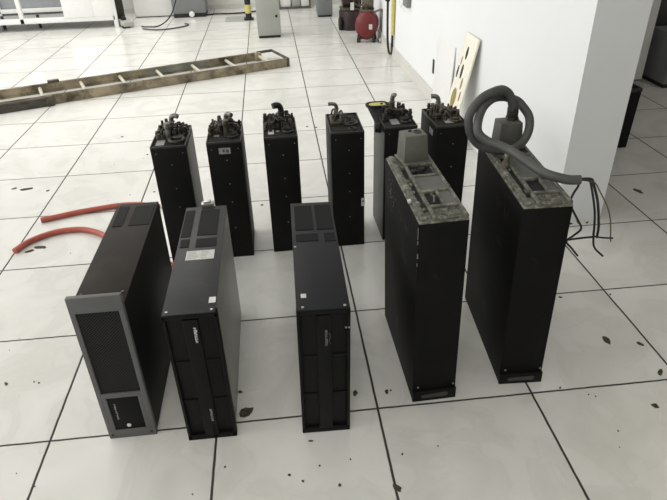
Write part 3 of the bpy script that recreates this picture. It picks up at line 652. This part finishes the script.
tag(MB().cyl((.06, -.03, .09), (.06, -.08, .09), .07, n=18, bev=.01).build('caster', WHITEMETAL, gm), 'pale caster')
wc = cabinet('white_cabinet', 'pale white cabinet between the white frame and the grey machine', -3.0, -2.02, 14.1, 14.7, 1.9, WHITEPANEL, .02, True)
# yellow-black post
YP = root('guard_post', 'yellow and black striped guard post beside the narrow grey cabinet', 'post', (-.03, 13.12, 0))
MB().box(-.12, .12, -.10, .14, 0, .04, .005).build('base_plate', RUBBER, YP)
for z0, z1, nm, mm in ((.03, .16, 'black_band', RUBBER), (.16, .36, 'yellow_band', YELLOW), (.36, .50, 'black_band', RUBBER), (.50, .72, 'yellow_band', YELLOW), (.72, 1.0, 'black_band', RUBBER), (1.0, 1.3, 'yellow_band', YELLOW)):
    MB().cyl((0, 0, z0), (0, 0, z1), .075, n=18).build(nm, mm, YP)
tag(MB().box(-.62, -.12, 12.95, 13.6, 0, .012, .002).build('floor_mat', GREYPAINT), 'thin grey sheet lying on the tiles by the striped post', 'mat')
# low rack with crates at the back
RK = root('wire_rack', 'low grey wire rack against the back wall', 'rack', (1.28, 14.35, 0))
rk = MB()
for sx in (-.5, .33):
    for sy in (0, .4): rk.box(sx - .015, sx + .015, sy - .015, sy + .015, 0, 1.2)
for z in (.03, .5, 1.0): rk.frame(-.5, .34, 0, .4, .03, z, z + .03)
rk.build('rack_frame', STEEL, RK)
for k, (x0, x1, hh, m_) in enumerate(((-.46, -.2, .24, WHITEPANEL), (-.16, .06, .3, GREYPAINT), (.09, .30, .22, WHITEMETAL))):
    tag(MB().box(1.28 + x0, 1.28 + x1, 14.38, 14.7, .06, .06 + hh, .012).box(1.28 + x0 - .008, 1.28 + x1 + .008, 14.372, 14.708, .06 + hh - .04, .06 + hh - .02, .004).build('storage_box', m_), ['white storage box at the left of the wire rack', 'grey storage box in the middle of the wire rack', 'white storage box at the right of the wire rack'][k], 'box', 'boxes on the wire rack')
# floor cable along the back wall, and the loops beside the grey machine
tag(MB().tube([(-1.16, 13.95, .02), (-.9, 14.05, .02), (-.5, 14.0, .02), (-.12, 14.05, .02), (.2, 14.2, .02)], .018, n=8).build('floor_cable', RUBBER), 'black cable lying along the foot of the back wall', 'cable')
tag(MB().tube([(-2.62, 12.75, .025), (-2.45, 12.68, .025), (-2.2, 12.75, .025), (-2.0, 13.1, .12), (-1.88, 13.4, .32), (-1.80, 13.6, .6), (-1.82, 13.7, 1.0)], .015, n=10).build('looped_cable', RUBBER), 'black cable hanging down in front of the grey machine onto the floor', 'cable')
tag(MB().tube([(-2.55, 12.50, .02), (-2.2, 12.30, .02), (-1.85, 12.36, .02), (-1.55, 12.6, .02), (-1.5, 12.8, .02), (-1.6, 12.9, .02)], .016, n=8).build('coiled_cable', CABLE), 'thin grey cable coiled on the floor by the grey machine', 'cable')

# white metal frame with panel, top left
WF = root('metal_bedstead', 'white metal bed-like frame with a white end panel', 'frame', (-3.3, 12.95, 0), (0, 0, 0))
fr = MB().box(-3.9, .06, -.02, .05, .17, .29, .01)                             # front beam
fr.build('front_beam', WHITEMETAL, WF)
MB().box(-3.9, -.2, .9, .96, .28, .38, .008).build('rear_beam', WHITEMETAL, WF)
for x in (-2.12, .06, -3.8): MB().box(x - .05, x + .05, -.02, .06, .0 if x != -2.12 else .17, 1.6, .01).build('post', WHITEMETAL, WF)
MB().box(-3.0, -2.92, .9, .97, 0, 1.5, .01).build('post', WHITEMETAL, WF)
tag(MB().box(-1.12, -.42, -.035, -.02, .27, 1.5, .004).build('end_panel', WHITEPANEL, WF), 'white panel')
tag(MB().box(-3.85, -.3, .98, 1.0, .12, 1.5, .003).build('rear_sheet', BLUEGREY, WF), 'blue grey sheet behind')
for x in (-2.75, -1.9): MB().cyl((x, .45, 0), (x, .45, .05), .035, n=14).box(x - .03, x + .03, .43, .47, .05, .30).build('foot', DARKFIT, WF)
MB().box(-3.9, -.05, .04, .92, .20, .235, .004).build('added_shade_deck', GREYPAINT, WF)  # deck added behind the beam to shade the floor under the frame
MB().box(-.42, .06, -.03, .05, .27, 1.5, .006).build('end_post', WHITEMETAL, WF)
SB = root('steel_bracket', 'grey splayed steel stand foot right of the white frame', 'stand', (-3.0, 12.95, 0), (0, 0, R(28)))
MB().box(-.13, .13, -.2, .9, .03, .14, .02).build('foot_plate', GREYPAINT, SB)
MB().box(-.10, .10, .35, .55, .13, 1.4, .02).build('upright', DARKFIT, SB)
tag(MB().box(-.06, .04, .10, .25, .13, .22, .02).build('clamp', RUBBER, SB), 'black clamp')
MB().box(-.15, .02, -.16, -.06, 0, .05, .01).box(-.1, .1, .75, .85, 0, .05, .01).build('pad', RUBBER, SB)

# ------------------------------------------------------------------ room beyond the pier
WB = root('waste_bin', 'black rectangular bin standing behind the white pier', 'bin', (4.44, 3.74, 0))
b = MB().hull8([(-.23, -.01, 0), (.265, -.01, 0), (.265, .42, 0), (-.23, .42, 0)], [(-.23, -.03, .70), (.27, -.03, .70), (.27, .43, .70), (-.23, .43, .70)], .012); b.build('bin_body', BLACK, WB)
MB().frame(-.24, .272, -.034, .434, .03, .69, .735, .006).build('rim', RIM, WB)
cabinet('steel_locker', 'tall dark locker in the room beyond the pier, behind the grey machine', 6.50, 8.4, 6.75, 7.4, 3.6, LOCKERDARK, .05, True, (.3, 1.6))
gb = cabinet('workshop_machine', 'low grey machine at the right edge in the room beyond the pier', 6.47, 7.5, 5.86, 6.5, .80, GREYDARK, .06, True, (-.35, .45)); gb['category'] = 'machine'
PO = root('steel_post', 'dirty pale upright post in the room beyond the pier', 'post', (6.20, 6.22, 0))
MB().box(-.10, .13, 0, .2, .05, 6.0, .01).build('shaft', POSTPAINT, PO)
tag(MB().box(-.12, .15, -.02, .22, 0, .06, .01).build('foot_block', GREYDARK, PO), 'grey foot block')
tag(MB().box(5.40, 6.06, 6.20, 6.8, 0, .86, .02).build('dark_crate', BLACK), 'dark case on the floor left of the pale post', 'case')
tag(MB().box(5.60, 6.26, 6.02, 6.16, 0, .05, .01).build('grey_slab', GREYPAINT), 'flat grey slab lying on the floor in front of the dark case', 'slab')

# ------------------------------------------------------------------ light
def area(name, loc, rot, sx, sy, power, col=(1, 1, 1)):
    l = bpy.data.lights.new(name, 'AREA'); l.shape = 'RECTANGLE'; l.size = sx; l.size_y = sy; l.energy = power; l.color = col
    o = bpy.data.objects.new(name, l); COL.objects.link(o); o.location = loc; o.rotation_euler = rot; return o
area('window_light_left', (-4.05, 2.2, 1.75), (0, R(-90 + 6), 0), 1.7, 7.6, 128, (1, .995, .985))
area('ceiling_lamp', (-1.2, 4.8, 2.95), (0, 0, 0), 1.2, 3.6, 56, (1, .97, .92))
area('added_fill_front', (0.15, -1.7, 2.95), (0, 0, 0), 1.2, 1.2, 27, (1, .975, .93))  # unseen overhead fill, added to brighten the near floor
area('added_fill_alcove', (3.3, 2.0, 2.95), (0, 0, 0), .3, 1.2, 6, (1, .94, .84))  # small unseen fill, added to lift the room beyond the pier
w = bpy.data.worlds.new('world'); SC.world = w; w.use_nodes = True
w.node_tree.nodes['Background'].inputs[0].default_value = (1, .985, .95, 1); w.node_tree.nodes['Background'].inputs[1].default_value = .78

# ------------------------------------------------------------------ camera
cam = bpy.data.cameras.new('camera'); co = bpy.data.objects.new('camera', cam); COL.objects.link(co); SC.camera = co
cam.sensor_fit = 'HORIZONTAL'; cam.sensor_width = 36; cam.lens = 582.231 / 667 * 36; cam.clip_start = .02; cam.clip_end = 100
Rr = ((0.9940818574, -0.1054605195, -0.0260641424), (-0.0778694281, -0.5244582249, -0.8478678685), (0.0757470321, 0.8448796655, -0.5295665567))
right, down, fwd = (Vector(v) for v in Rr)
co.matrix_world = Matrix(((right.x, -down.x, -fwd.x, 0.5232759 * S), (right.y, -down.y, -fwd.y, -2.5438907 * S), (right.z, -down.z, -fwd.z, 2.7937557 * S), (0, 0, 0, 1)))
v = SC.view_settings; v.view_transform = 'Standard'; v.look = 'None'; v.gamma = 1; v.exposure = 0.12; v.use_curve_mapping = False
SC.display_settings.display_device = 'sRGB'
